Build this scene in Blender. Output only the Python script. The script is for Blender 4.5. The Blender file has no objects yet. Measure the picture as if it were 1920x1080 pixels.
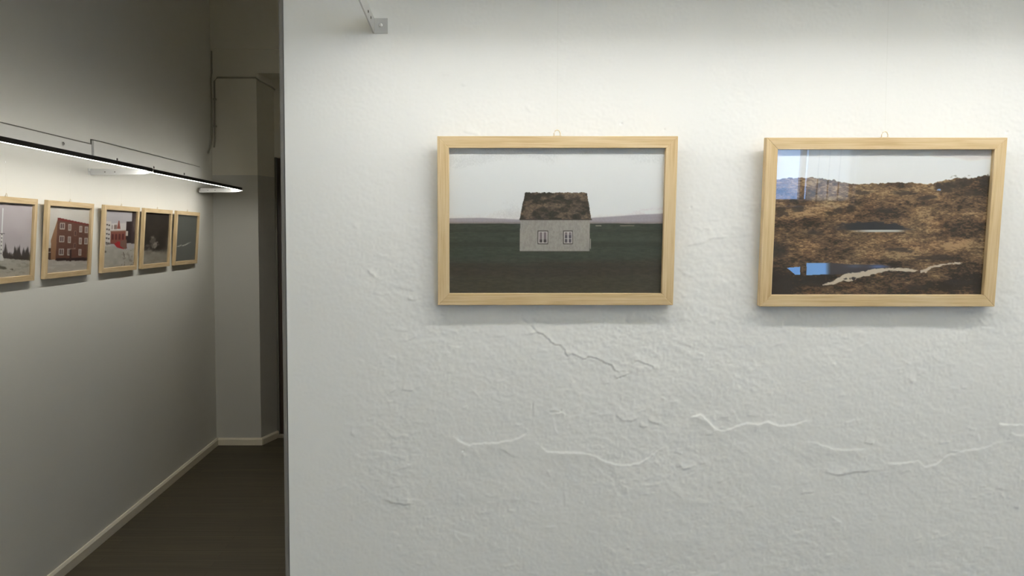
import bpy, bmesh, math
import numpy as np
from mathutils import Vector, Matrix

scene = bpy.context.scene
C = scene.collection
R = math.radians

# ------------------------------------------------------------------ camera, world, exposure
cam_d = bpy.data.cameras.new('camera')
cam_d.sensor_width = 36.0
cam_d.lens = 36.0 * 1700.0 / 1920.0
cam_d.shift_x = 85.0 / 1920.0
cam_d.clip_start = 0.02
cam = bpy.data.objects.new('camera', cam_d)
C.objects.link(cam)
cam.location = (0, 0, 1.6)
cam.rotation_euler = (math.pi / 2 - math.atan(100 / 1700.0), 0, 0)
scene.camera = cam

world = bpy.data.worlds.new('evening_sky')
scene.world = world
world.use_nodes = True
wn = world.node_tree.nodes
wn['Background'].inputs['Color'].default_value = (0.36, 0.58, 1.0, 1)
wn['Background'].inputs['Strength'].default_value = 8.5

WALL_LAMP = 31.0            # strip lights over the white wall, and the added right-wall ones
HALL_LAMP = 36.5            # strip lights over the left wall
ROOM_FILL = 370.0            # added pendants that fill the unseen room with ambient light
LAMP_COLOR = (1.0, 0.985, 0.93, 1)
HALL_COLOR = (1.0, 0.975, 0.91, 1)
ROOM_COLOR = (1.0, 0.97, 0.86, 1)

vs = scene.view_settings
vs.view_transform = 'Standard'
try:
    vs.look = 'None'
except Exception:
    pass
vs.exposure = 0.0
vs.gamma = 1.0
vs.use_curve_mapping = False
scene.cycles.caustics_reflective = False
scene.cycles.caustics_refractive = False
scene.cycles.max_bounces = 10
scene.cycles.diffuse_bounces = 6
scene.cycles.use_denoising = True

# ------------------------------------------------------------------ measured layout (metres)
WALL_Y = 1.94        # front face of the white partition
EDGE_X = -0.386      # its free left end
LEFT_X = -1.905      # long wall on the left
END_Y = 6.83         # far end of the corridor
BACK_Y = -4.5        # window wall behind the photographer
RIGHT_X = 5.0
CEIL_Z = 3.6

# ------------------------------------------------------------------ helpers
def link(o, parent=None):
    C.objects.link(o)
    if parent is not None:
        o.parent = parent
    return o

def mesh_obj(name, verts, faces, mat=None, parent=None, smooth=False):
    me = bpy.data.meshes.new(name)
    me.from_pydata([tuple(v) for v in verts], [], [tuple(f) for f in faces])
    me.update()
    if mat:
        me.materials.append(mat)
    if smooth:
        me.polygons.foreach_set('use_smooth', [True] * len(me.polygons))
    return link(bpy.data.objects.new(name, me), parent)

def bm_obj(name, bm, mat=None, parent=None, smooth=False):
    bmesh.ops.recalc_face_normals(bm, faces=bm.faces)
    me = bpy.data.meshes.new(name)
    bm.to_mesh(me)
    bm.free()
    if mat:
        me.materials.append(mat)
    if smooth:
        me.polygons.foreach_set('use_smooth', [True] * len(me.polygons))
    return link(bpy.data.objects.new(name, me), parent)

def add_box(bm, lo, hi, bevel=0.0):
    x0, y0, z0 = lo
    x1, y1, z1 = hi
    vs_ = [bm.verts.new(p) for p in ((x0, y0, z0), (x1, y0, z0), (x1, y1, z0), (x0, y1, z0),
                                     (x0, y0, z1), (x1, y0, z1), (x1, y1, z1), (x0, y1, z1))]
    fs = [bm.faces.new([vs_[i] for i in f]) for f in
          ((0, 3, 2, 1), (4, 5, 6, 7), (0, 1, 5, 4), (1, 2, 6, 5), (2, 3, 7, 6), (3, 0, 4, 7))]
    if bevel:
        es = list({e for f in fs for e in f.edges})
        bmesh.ops.bevel(bm, geom=es, offset=bevel, segments=2, affect='EDGES', profile=0.5)

def box(name, lo, hi, mat, parent=None, bevel=0.0):
    bm = bmesh.new()
    add_box(bm, lo, hi, bevel)
    return bm_obj(name, bm, mat, parent)

def prism(name, outline, y0, y1, mat, parent=None, bevel=0.0):
    """outline: list of (x, z), extruded along y"""
    bm = bmesh.new()
    a = [bm.verts.new((x, y0, z)) for x, z in outline]
    b = [bm.verts.new((x, y1, z)) for x, z in outline]
    bm.faces.new(a)
    bm.faces.new(list(reversed(b)))
    n = len(a)
    for i in range(n):
        bm.faces.new((a[i], b[i], b[(i + 1) % n], a[(i + 1) % n]))
    if bevel:
        bmesh.ops.bevel(bm, geom=list(bm.edges), offset=bevel, segments=1, affect='EDGES')
    return bm_obj(name, bm, mat, parent)

def add_tube(bm, pts, rad, seg=8):
    pts = [Vector(p) for p in pts]
    rings = []
    for i, p in enumerate(pts):
        t = (pts[min(i + 1, len(pts) - 1)] - pts[max(i - 1, 0)]).normalized()
        up = Vector((0, 0, 1)) if abs(t.z) < 0.9 else Vector((1, 0, 0))
        s = t.cross(up).normalized()
        w = s.cross(t).normalized()
        rings.append([bm.verts.new(p + rad * (math.cos(a) * s + math.sin(a) * w))
                      for a in [2 * math.pi * k / seg for k in range(seg)]])
    for r0, r1 in zip(rings, rings[1:]):
        for k in range(seg):
            bm.faces.new((r0[k], r0[(k + 1) % seg], r1[(k + 1) % seg], r1[k]))
    bm.faces.new(list(reversed(rings[0])))
    bm.faces.new(rings[-1])

def tube(name, pts, rad, mat, parent=None, seg=8):
    bm = bmesh.new()
    add_tube(bm, pts, rad, seg)
    return bm_obj(name, bm, mat, parent, smooth=True)

def screw(name, loc, normal, rad, mat, parent):
    """domed screw head with a cross slot"""
    bm = bmesh.new()
    seg = 12
    prof = [(rad, 0.0), (rad, 0.25 * rad), (0.75 * rad, 0.5 * rad), (0.35 * rad, 0.6 * rad)]
    rings = [[bm.verts.new((r * math.cos(2 * math.pi * k / seg), r * math.sin(2 * math.pi * k / seg), h))
              for k in range(seg)] for r, h in prof]
    for r0, r1 in zip(rings, rings[1:]):
        for k in range(seg):
            bm.faces.new((r0[k], r0[(k + 1) % seg], r1[(k + 1) % seg], r1[k]))
    low = [bm.verts.new((0.3 * rad * math.cos(2 * math.pi * k / seg), 0.3 * rad * math.sin(2 * math.pi * k / seg), 0.15 * rad))
           for k in range(seg)]
    for k in range(seg):
        bm.faces.new((rings[-1][k], rings[-1][(k + 1) % seg], low[(k + 1) % seg], low[k]))
    bm.faces.new(low)
    bm.faces.new(list(reversed(rings[0])))
    o = bm_obj(name, bm, mat, parent)
    o.rotation_euler = Vector(normal).to_track_quat('Z', 'Y').to_euler()
    o.location = loc
    return o

def tag(o, label, cat, group=None):
    o['label'] = label
    o['category'] = cat
    if group:
        o['group'] = group
    return o

def struct(o):
    o['kind'] = 'structure'
    return o

def thing(name, loc, label, cat, group=None, rot=(0, 0, 0)):
    o = bpy.data.objects.new(name, None)
    o.empty_display_size = 0.05
    link(o)
    o.location = loc
    o.rotation_euler = rot
    return tag(o, label, cat, group)

# ------------------------------------------------------------------ materials
def s2l(c):
    c = np.asarray(c, float)
    return np.where(c <= 0.04045, c / 12.92, ((c + 0.055) / 1.055) ** 2.4)

def rgb(r, g, b):
    l = s2l(np.array([r, g, b]) / 255.0)
    return (float(l[0]), float(l[1]), float(l[2]), 1.0)

def new_mat(name):
    m = bpy.data.materials.new(name)
    m.use_nodes = True
    nt = m.node_tree
    return m, nt, nt.nodes['Principled BSDF']

def plain(name, col, rough=0.6, metal=0.0, spec=0.3):
    m, nt, b = new_mat(name)
    b.inputs['Base Color'].default_value = col
    b.inputs['Roughness'].default_value = rough
    b.inputs['Metallic'].default_value = metal
    b.inputs['Specular IOR Level'].default_value = spec
    # a trace of unevenness so that nothing is perfectly flat
    n = nt.nodes.new('ShaderNodeTexNoise')
    n.inputs['Scale'].default_value = 60
    n.inputs['Detail'].default_value = 3
    bp = nt.nodes.new('ShaderNodeBump')
    bp.inputs['Strength'].default_value = 0.08
    bp.inputs['Distance'].default_value = 0.002
    nt.links.new(n.outputs['Fac'], bp.inputs['Height'])
    nt.links.new(bp.outputs['Normal'], b.inputs['Normal'])
    return m

def plaster(name, col_a, col_b, bump_scale=180.0, bump_strength=0.6, bump_dist=0.0008, split=None, col_low=None):
    """painted plaster; with split, a lower coat of paint up to that height"""
    m, nt, b = new_mat(name)
    L = nt.links
    tc = nt.nodes.new('ShaderNodeNewGeometry')
    n1 = nt.nodes.new('ShaderNodeTexNoise')
    n1.inputs['Scale'].default_value = 2.2
    n1.inputs['Detail'].default_value = 4
    L.new(tc.outputs['Position'], n1.inputs['Vector'])
    mix = nt.nodes.new('ShaderNodeMix')
    mix.data_type = 'RGBA'
    mix.inputs[6].default_value = col_a
    mix.inputs[7].default_value = col_b
    L.new(n1.outputs['Fac'], mix.inputs[0])
    out = mix.outputs[2]
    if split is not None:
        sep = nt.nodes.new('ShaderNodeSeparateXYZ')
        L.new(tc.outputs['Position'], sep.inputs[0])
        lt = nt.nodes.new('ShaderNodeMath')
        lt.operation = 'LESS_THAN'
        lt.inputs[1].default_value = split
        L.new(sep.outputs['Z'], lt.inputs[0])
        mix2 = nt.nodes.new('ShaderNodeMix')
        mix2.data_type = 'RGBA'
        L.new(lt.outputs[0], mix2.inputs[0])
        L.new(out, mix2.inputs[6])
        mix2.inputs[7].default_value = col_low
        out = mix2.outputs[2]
    L.new(out, b.inputs['Base Color'])
    n2 = nt.nodes.new('ShaderNodeTexNoise')
    n2.inputs['Scale'].default_value = bump_scale
    n2.inputs['Detail'].default_value = 5
    n2.inputs['Roughness'].default_value = 0.6
    L.new(tc.outputs['Position'], n2.inputs['Vector'])
    bp = nt.nodes.new('ShaderNodeBump')
    bp.inputs['Strength'].default_value = bump_strength
    bp.inputs['Distance'].default_value = bump_dist
    L.new(n2.outputs['Fac'], bp.inputs['Height'])
    L.new(bp.outputs['Normal'], b.inputs['Normal'])
    b.inputs['Roughness'].default_value = 0.85
    b.inputs['Specular IOR Level'].default_value = 0.2
    return m

M = {}
M['white_wall'] = plaster('white_plaster', (0.80, 0.80, 0.78, 1), (0.83, 0.83, 0.81, 1), 260, 0.0016, 0.9)
M['left_wall'] = plaster('painted_wall', (0.74, 0.725, 0.665, 1), (0.78, 0.765, 0.705, 1), 150, 0.0006)
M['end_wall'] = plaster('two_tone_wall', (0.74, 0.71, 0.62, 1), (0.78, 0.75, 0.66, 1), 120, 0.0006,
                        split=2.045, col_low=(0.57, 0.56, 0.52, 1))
M['ceiling'] = plaster('ceiling_paint', (0.70, 0.69, 0.64, 1), (0.74, 0.73, 0.68, 1), 90, 0.0006)
M['room_wall'] = plaster('room_paint', (0.74, 0.74, 0.72, 1), (0.78, 0.78, 0.76, 1), 120, 0.0006)
M['baseboard'] = plain('cream_baseboard', (0.80, 0.74, 0.60, 1), 0.5)
M['black_metal'] = plain('black_housing', (0.055, 0.052, 0.046, 1), 0.55)
M['white_metal'] = plain('white_sheet_metal', (0.72, 0.72, 0.70, 1), 0.45)
M['grey_metal'] = plain('grey_sheet_metal', (0.50, 0.50, 0.49, 1), 0.45)
M['white_board'] = plain('white_board', (0.70, 0.69, 0.65, 1), 0.6)
M['bead'] = plain('dark_corner_bead', (0.15, 0.145, 0.135, 1), 0.6)
M['steel'] = plain('steel', (0.75, 0.74, 0.72, 1), 0.3, 1.0)
M['dark_steel'] = plain('dark_screw', (0.16, 0.15, 0.14, 1), 0.5, 0.6)
M['brass'] = plain('brass_ring', (0.72, 0.62, 0.45, 1), 0.35, 1.0)
M['conduit'] = plain('casing_and_gap_shade', (0.17, 0.16, 0.13, 1), 0.6)  # door casing, and the painted shade behind the mounting boards
M['pipe'] = plain('painted_pipe', (0.40, 0.38, 0.32, 1), 0.6)
M['door'] = plain('dark_brown_door', (0.055, 0.035, 0.025, 1), 0.4)
M['sill'] = plain('threshold_wood', (0.30, 0.26, 0.21, 1), 0.5)
M['card'] = plain('backing_card', (0.25, 0.19, 0.13, 1), 0.8)
M['window_frame'] = plain('window_frame_white', (0.70, 0.70, 0.68, 1), 0.4)

def make_wood(name, c_dark, c_mid, c_light):
    m, nt, b = new_mat(name)
    L = nt.links
    tc = nt.nodes.new('ShaderNodeTexCoord')
    oi = nt.nodes.new('ShaderNodeObjectInfo')
    add = nt.nodes.new('ShaderNodeVectorMath')
    add.operation = 'ADD'
    mul = nt.nodes.new('ShaderNodeMath')
    mul.operation = 'MULTIPLY'
    mul.inputs[1].default_value = 37.0
    L.new(oi.outputs['Random'], mul.inputs[0])
    L.new(tc.outputs['Object'], add.inputs[0])
    L.new(mul.outputs[0], add.inputs[1])
    mp = nt.nodes.new('ShaderNodeMapping')
    mp.inputs['Scale'].default_value = (9, 120, 420)
    L.new(add.outputs[0], mp.inputs['Vector'])
    n = nt.nodes.new('ShaderNodeTexNoise')
    n.inputs['Scale'].default_value = 1.0
    n.inputs['Detail'].default_value = 5
    n.inputs['Distortion'].default_value = 0.6
    L.new(mp.outputs[0], n.inputs['Vector'])
    mp2 = nt.nodes.new('ShaderNodeMapping')
    mp2.inputs['Scale'].default_value = (7, 40, 60)
    L.new(add.outputs[0], mp2.inputs['Vector'])
    n2 = nt.nodes.new('ShaderNodeTexNoise')
    n2.inputs['Scale'].default_value = 1.0
    n2.inputs['Detail'].default_value = 3
    L.new(mp2.outputs[0], n2.inputs['Vector'])
    av = nt.nodes.new('ShaderNodeMath')
    av.operation = 'MULTIPLY_ADD'
    av.inputs[1].default_value = 0.55
    L.new(n.outputs['Fac'], av.inputs[0])
    half = nt.nodes.new('ShaderNodeMath')
    half.operation = 'MULTIPLY'
    half.inputs[1].default_value = 0.45
    L.new(n2.outputs['Fac'], half.inputs[0])
    L.new(half.outputs[0], av.inputs[2])
    cr = nt.nodes.new('ShaderNodeValToRGB')
    cr.color_ramp.elements[0].position = 0.30
    cr.color_ramp.elements[0].color = c_dark
    cr.color_ramp.elements[1].position = 0.70
    cr.color_ramp.elements[1].color = c_light
    e = cr.color_ramp.elements.new(0.5)
    e.color = c_mid
    L.new(av.outputs[0], cr.inputs[0])
    L.new(cr.outputs[0], b.inputs['Base Color'])
    b.inputs['Roughness'].default_value = 0.55
    b.inputs['Specular IOR Level'].default_value = 0.3
    return m

M['wood'] = make_wood('pale_oak', (0.48, 0.33, 0.165, 1), (0.62, 0.465, 0.265, 1), (0.71, 0.57, 0.37, 1))

def make_floor():
    m, nt, b = new_mat('dark_strip_floor')
    L = nt.links
    g = nt.nodes.new('ShaderNodeNewGeometry')
    mp = nt.nodes.new('ShaderNodeMapping')
    mp.inputs['Scale'].default_value = (1.2, 55, 1)
    L.new(g.outputs['Position'], mp.inputs['Vector'])
    n = nt.nodes.new('ShaderNodeTexNoise')
    n.inputs['Scale'].default_value = 1.5
    n.inputs['Detail'].default_value = 6
    n.inputs['Roughness'].default_value = 0.65
    L.new(mp.outputs[0], n.inputs['Vector'])
    br = nt.nodes.new('ShaderNodeTexBrick')
    br.offset = 0.37
    br.inputs['Color1'].default_value = (0.9, 0.9, 0.9, 1)
    br.inputs['Color2'].default_value = (1.1, 1.08, 1.05, 1)
    br.inputs['Mortar'].default_value = (0.6, 0.6, 0.6, 1)
    br.inputs['Scale'].default_value = 1.0
    br.inputs['Mortar Size'].default_value = 0.0012
    br.inputs['Brick Width'].default_value = 0.9
    br.inputs['Row Height'].default_value = 0.065
    L.new(g.outputs['Position'], br.inputs['Vector'])
    cr = nt.nodes.new('ShaderNodeValToRGB')
    cr.color_ramp.elements[0].position = 0.3
    cr.color_ramp.elements[0].color = (0.056, 0.046, 0.029, 1)
    cr.color_ramp.elements[1].position = 0.75
    cr.color_ramp.elements[1].color = (0.112, 0.094, 0.060, 1)
    L.new(n.outputs['Fac'], cr.inputs[0])
    mx = nt.nodes.new('ShaderNodeMix')
    mx.data_type = 'RGBA'
    mx.blend_type = 'MULTIPLY'
    mx.inputs[0].default_value = 1.0
    L.new(cr.outputs[0], mx.inputs[6])
    L.new(br.outputs['Color'], mx.inputs[7])
    L.new(mx.outputs[2], b.inputs['Base Color'])
    b.inputs['Roughness'].default_value = 0.55
    b.inputs['Specular IOR Level'].default_value = 0.25
    return m
M['floor'] = make_floor()

def make_emit(name, col, strength):
    m = bpy.data.materials.new(name)
    m.use_nodes = True
    nt = m.node_tree
    nt.nodes.remove(nt.nodes['Principled BSDF'])
    e = nt.nodes.new('ShaderNodeEmission')
    e.inputs['Color'].default_value = col
    e.inputs['Strength'].default_value = strength
    nt.links.new(e.outputs[0], nt.nodes['Material Output'].inputs['Surface'])
    return m
M['wall_lamp'] = make_emit('wall_lamp_diffuser', LAMP_COLOR, WALL_LAMP)
M['hall_lamp'] = make_emit('hall_lamp_diffuser', HALL_COLOR, HALL_LAMP)
M['room_fill'] = make_emit('room_fill_diffuser', ROOM_COLOR, ROOM_FILL)

def make_glass(name, f0=0.075, top=1.0, rough=0.0, tint=(0.97, 0.98, 0.98, 1)):
    m = bpy.data.materials.new(name)
    m.use_nodes = True
    nt = m.node_tree
    nt.nodes.remove(nt.nodes['Principled BSDF'])
    t = nt.nodes.new('ShaderNodeBsdfTransparent')
    t.inputs['Color'].default_value = tint
    g = nt.nodes.new('ShaderNodeBsdfGlossy')
    g.inputs['Roughness'].default_value = rough
    # Schlick reflectance, the same from both sides of the thin pane
    lw = nt.nodes.new('ShaderNodeLayerWeight')
    lw.inputs['Blend'].default_value = 0.5
    pw = nt.nodes.new('ShaderNodeMath')
    pw.operation = 'POWER'
    pw.inputs[1].default_value = 5.0
    nt.links.new(lw.outputs['Facing'], pw.inputs[0])
    ma = nt.nodes.new('ShaderNodeMath')
    ma.operation = 'MULTIPLY_ADD'
    ma.inputs[1].default_value = top - f0
    ma.inputs[2].default_value = f0
    nt.links.new(pw.outputs[0], ma.inputs[0])
    mx = nt.nodes.new('ShaderNodeMixShader')
    nt.links.new(ma.outputs[0], mx.inputs[0])
    nt.links.new(t.outputs[0], mx.inputs[1])
    nt.links.new(g.outputs[0], mx.inputs[2])
    nt.links.new(mx.outputs[0], nt.nodes['Material Output'].inputs['Surface'])
    return m
M['glass'] = make_glass('picture_glass')
M['nylon'] = make_glass('clear_nylon', 0.05, 0.16, 0.07, (1.0, 1.0, 0.995, 1))

def make_clear(name):
    m = bpy.data.materials.new(name)
    m.use_nodes = True
    nt = m.node_tree
    nt.nodes.remove(nt.nodes['Principled BSDF'])
    t = nt.nodes.new('ShaderNodeBsdfTransparent')
    nt.links.new(t.outputs[0], nt.nodes['Material Output'].inputs['Surface'])
    return m
M['clear'] = make_clear('clear_glass_side')

def make_fabric():
    m = bpy.data.materials.new('translucent_blind')
    m.use_nodes = True
    nt = m.node_tree
    nt.nodes.remove(nt.nodes['Principled BSDF'])
    a = nt.nodes.new('ShaderNodeBsdfTranslucent')
    a.inputs['Color'].default_value = (0.96, 0.86, 0.74, 1)
    d = nt.nodes.new('ShaderNodeBsdfDiffuse')
    d.inputs['Color'].default_value = (0.80, 0.78, 0.74, 1)
    mx = nt.nodes.new('ShaderNodeMixShader')
    mx.inputs[0].default_value = 0.12
    nt.links.new(a.outputs[0], mx.inputs[1])
    nt.links.new(d.outputs[0], mx.inputs[2])
    nt.links.new(mx.outputs[0], nt.nodes['Material Output'].inputs['Surface'])
    return m
M['blind'] = make_fabric()

def make_print():
    m, nt, b = new_mat('photo_paper')
    a = nt.nodes.new('ShaderNodeAttribute')
    a.attribute_name = 'print_color'
    nt.links.new(a.outputs['Color'], b.inputs['Base Color'])
    b.inputs['Roughness'].default_value = 0.6
    b.inputs['Specular IOR Level'].default_value = 0.2
    return m
M['print'] = make_print()

# ------------------------------------------------------------------ numpy noise
def vnoise(x, y, seed=0):
    xi = np.floor(x).astype(np.int64)
    yi = np.floor(y).astype(np.int64)
    xf = x - xi
    yf = y - yi
    u = xf * xf * (3 - 2 * xf)
    v = yf * yf * (3 - 2 * yf)
    def h(a, b):
        n = (a * 374761393 + b * 668265263 + seed * 974634777) & 0x7fffffff
        n = ((n ^ (n >> 13)) * 1274126177) & 0x7fffffff
        n = n ^ (n >> 16)
        return (n & 0xffff) / 65535.0
    return (h(xi, yi) * (1 - u) + h(xi + 1, yi) * u) * (1 - v) + (h(xi, yi + 1) * (1 - u) + h(xi + 1, yi + 1) * u) * v

def fbm(x, y, seed=0, octaves=4, gain=0.5):
    t = np.zeros_like(x)
    a, s = 1.0, 0.0
    for o in range(octaves):
        t += a * vnoise(x * 2 ** o + 17.3 * o, y * 2 ** o - 9.1 * o, seed + o)
        s += a
        a *= gain
    return t / s

def sstep(a, b, x):
    t = np.clip((x - a) / (b - a), 0, 1)
    return t * t * (3 - 2 * t)

# ------------------------------------------------------------------ the room shell
struct(box('floor', (LEFT_X, BACK_Y, -0.05), (RIGHT_X, 7.5, 0.0), M['floor']))
struct(box('ceiling', (LEFT_X - 0.2, BACK_Y - 0.2, CEIL_Z), (RIGHT_X + 0.2, 7.7, CEIL_Z + 0.1), M['ceiling']))
struct(box('wall_left', (LEFT_X - 0.2, BACK_Y - 0.2, -0.05), (LEFT_X, 7.7, CEIL_Z), M['left_wall']))
struct(box('wall_right', (RIGHT_X, BACK_Y - 0.2, -0.05), (RIGHT_X + 0.2, 7.7, CEIL_Z), M['room_wall']))

# --- white plaster partition: dense relief on the part of it that is in view
def measured(u, v):
    """wall coordinates of a mark measured in the photograph (perspective of a wall 1.94 m away)"""
    p = math.atan(100 / 1700.0)
    a, b = (u - 875.0) / 1700.0, (540.0 - v) / 1700.0
    t = WALL_Y / (math.cos(p) + b * math.sin(p))
    return a * t, 1.6 + t * (-math.sin(p) + b * math.cos(p))

# trowel edges that face up (light) - the coat below them stands proud
LEDGES = [
    ([(848, 816), (862, 828), (880, 837), (905, 832), (930, 831), (960, 828), (985, 815), (996, 806)], 1.5, 16),
    ([(1008, 832), (1025, 848), (1050, 850), (1080, 850), (1105, 853), (1120, 860), (1150, 872), (1180, 874), (1205, 866), (1235, 845), (1264, 824)], 1.7, 18),
    ([(1272, 792), (1295, 782), (1312, 778), (1328, 792), (1345, 806), (1360, 810), (1380, 801), (1400, 795), (1420, 797), (1440, 792), (1460, 799), (1490, 797), (1510, 790), (1525, 788)], 1.5, 16),
    ([(1510, 829), (1535, 832), (1560, 842), (1590, 845), (1636, 841)], 1.3, 18),
    ([(1648, 860), (1662, 871), (1690, 871), (1720, 865), (1735, 878), (1755, 872), (1775, 855), (1805, 846), (1845, 842), (1870, 830), (1892, 826)], 1.4, 16),
    ([(1868, 797), (1930, 797)], 1.2, 12),
    ([(1893, 812), (1905, 817), (1930, 817)], 1.2, 12),
    ([(1034, 780), (1040, 800), (1046, 816)], 1.0, 8),
    ([(1040, 775), (1054, 775), (1062, 778)], 1.6, 4),
    ([(833, 666), (838, 660), (846, 663)], 1.2, 6),
    ([(728, 670), (744, 669)], 1.2, 6),
    ([(726, 753), (736, 752)], 1.2, 6),
    ([(706, 695), (724, 692)], 0.9, 8),
    ([(698, 845), (720, 847), (735, 852)], 0.9, 10),
    ([(760, 935), (780, 938)], 0.9, 8),
    ([(866, 852), (872, 853)], 1.4, 5),
    ([(1258, 753), (1272, 752)], 1.2, 5),
    ([(1240, 745), (1248, 748)], 1.2, 5),
    ([(1190, 690), (1210, 688), (1226, 694)], 0.8, 10),
    ([(992, 806), (986, 802)], 1.2, 5),
    ([(847, 996), (870, 1003), (890, 1007)], 0.9, 8),
    ([(735, 998), (748, 1004)], 0.9, 8),
    ([(1340, 742), (1370, 740)], 0.7, 14),
    ([(1395, 756), (1412, 755)], 0.7, 10),
    ([(1160, 905), (1175, 915), (1178, 925)], 1.0, 6),
    ([(1010, 905), (1040, 925)], 0.6, 10),
]
# edges that face down (dark)
UNDERCUTS = [
    ([(716, 934), (735, 942), (755, 945), (775, 943)], 1.6, 14),
    ([(752, 730), (762, 733), (778, 729)], 1.3, 8),
    ([(726, 740), (742, 728)], 1.0, 8),
    ([(752, 641), (775, 634), (783, 629)], 1.1, 6),
    ([(740, 619), (765, 620)], 0.9, 6),
    ([(744, 880), (762, 877), (768, 872)], 0.9, 6),
    ([(1152, 775), (1168, 787), (1184, 789), (1200, 780)], 1.2, 8),
    ([(1198, 798), (1216, 799)], 1.2, 6),
    ([(1214, 785), (1226, 791), (1238, 795)], 1.4, 6),
    ([(1030, 769), (1042, 769), (1060, 774)], 1.5, 5),
    ([(935, 838), (950, 847), (968, 857)], 1.0, 8),
    ([(1546, 884), (1570, 889), (1600, 885), (1650, 882)], 1.2, 12),
    ([(1620, 829), (1638, 834)], 1.5, 8),
    ([(1268, 866), (1282, 878), (1296, 876), (1306, 868)], 1.3, 8),
    ([(1265, 848), (1280, 850)], 1.2, 5),
    ([(1400, 778), (1430, 779)], 0.9, 8),
    ([(1330, 789), (1360, 784), (1372, 789)], 0.8, 10),
    ([(1345, 905), (1372, 893)], 0.8, 8),
    ([(1490, 908), (1518, 906)], 0.7, 8),
    ([(1500, 925), (1530, 921)], 0.8, 8),
    ([(1025, 883), (1032, 894)], 1.0, 5),
    ([(1058, 920), (1060, 950)], 0.8, 6),
    ([(830, 140), (838, 137), (846, 143)], 0.9, 6),
    ([(867, 159), (873, 157)], 1.4, 4),
    ([(868, 246), (885, 250), (902, 254)], 0.9, 8),
    ([(1277, 462), (1310, 456), (1335, 446), (1370, 444)], 0.9, 10),
    ([(1272, 500), (1288, 520)], 0.7, 8),
    ([(690, 505), (695, 512), (706, 520)], 1.0, 6),
    ([(764, 560), (774, 562)], 1.2, 6),
    ([(700, 548), (722, 555)], 0.8, 8),
    ([(745, 538), (780, 545)], 0.8, 8),
    ([(1330, 602), (1345, 608)], 0.9, 8),
    ([(1270, 640), (1300, 652)], 0.7, 12),
    ([(1800, 727), (1812, 729)], 1.0, 6),
    ([(1760, 832), (1785, 829)], 0.8, 8),
]
CRACKS = [
    [(983, 600), (992, 607), (1000, 615), (1007, 623), (1016, 627), (1022, 632), (1030, 638), (1040, 646), (1050, 648), (1058, 656), (1060, 664), (1064, 668),
     (1072, 664), (1080, 666), (1088, 671), (1096, 674), (1102, 669), (1112, 670), (1126, 675), (1136, 682), (1147, 686), (1152, 694), (1156, 697), (1172, 696), (1182, 697)],
    [(1188, 679), (1196, 677), (1204, 681), (1212, 683), (1222, 686), (1228, 693)],
    [(1154, 710), (1168, 706), (1180, 700)],
    [(999, 755), (999, 782)],
]
HOLES = [(1732, 10), (1165, 232), (1246, 243), (1888, 248), (1295, 389), (1052, 770), (868, 845)]

def relief(X, Z):
    """height of the plaster in metres, positive towards the room"""
    h = 0.0036 * (fbm(X * 3.2, Z * 3.6, 11, 3) - 0.5)
    wx = X + 0.02 * (fbm(X * 9, Z * 9, 5, 3) - 0.5)
    wz = Z + 0.02 * (fbm(X * 9, Z * 9, 6, 3) - 0.5)
    u = 875 + X * 1700 / WALL_Y                      # approx. position on the wall, for where it is rough
    v = 440 - (Z - 1.6) * 1700 / WALL_Y
    rough = 0.25 + 0.75 * sstep(600, 760, u + 60 * (fbm(X * 5, Z * 5, 21, 2) - 0.5))
    rough *= 0.35 + 0.65 * sstep(180, 560, v)
    patch = sstep(0.42, 0.62, fbm(X * 5.5, Z * 5.5, 31, 3))
    h += rough * 0.0016 * (fbm(wx * 22, wz * 30, 41, 4, 0.55) - 0.5)
    # overlapping trowel smears: terraced noise with crisp edges
    t = fbm(wx * 7, wz * 11, 51, 4, 0.52) * 7.0
    ft = t - np.floor(t)
    h += rough * (0.1 + 0.9 * patch) * 0.00032 * (sstep(0.0, 0.14, ft) - ft) * sstep(0.35, 0.65, fbm(X * 11, Z * 11, 52, 2))
    h += rough * (0.3 + 0.7 * patch) * 0.0011 * (fbm(wx * 80, wz * 110, 61, 3, 0.6) - 0.5)
    h += (0.0002 + 0.00025 * rough) * (vnoise(X * 230, Z * 230, 71) - 0.5)
    return h

def seg_field(X, Z, pts, reach, raw=False):
    """nearest distance to a polyline and the signed side (positive above) inside a window"""
    P = [measured(*q) for q in pts] if not raw else pts
    xs = [p[0] for p in P]
    zs = [p[1] for p in P]
    m = (X > min(xs) - reach) & (X < max(xs) + reach) & (Z > min(zs) - reach) & (Z < max(zs) + reach)
    idx = np.nonzero(m)
    x, z = X[idx], Z[idx]
    x, z = x + 0.005 * (fbm(x * 60, z * 60, 91, 3) - 0.5), z + 0.006 * (fbm(x * 60, z * 60, 95, 3) - 0.5)
    best = np.full(x.shape, 1e9)
    side = np.zeros_like(x)
    end = np.zeros_like(x)
    n = len(P) - 1
    for i in range(n):
        ax, az = P[i]
        bx, bz = P[i + 1]
        dx, dz = bx - ax, bz - az
        l2 = dx * dx + dz * dz + 1e-12
        t = np.clip(((x - ax) * dx + (z - az) * dz) / l2, 0, 1)
        px, pz = ax + t * dx, az + t * dz
        d = np.hypot(x - px, z - pz)
        cr = dx * (z - az) - dz * (x - ax)
        if dx < 0:
            cr = -cr
        w = d < best
        best = np.where(w, d, best)
        side = np.where(w, np.sign(cr), side)
        end = np.where(w, (i + t) / n, end)
    return idx, best, side, end

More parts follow.
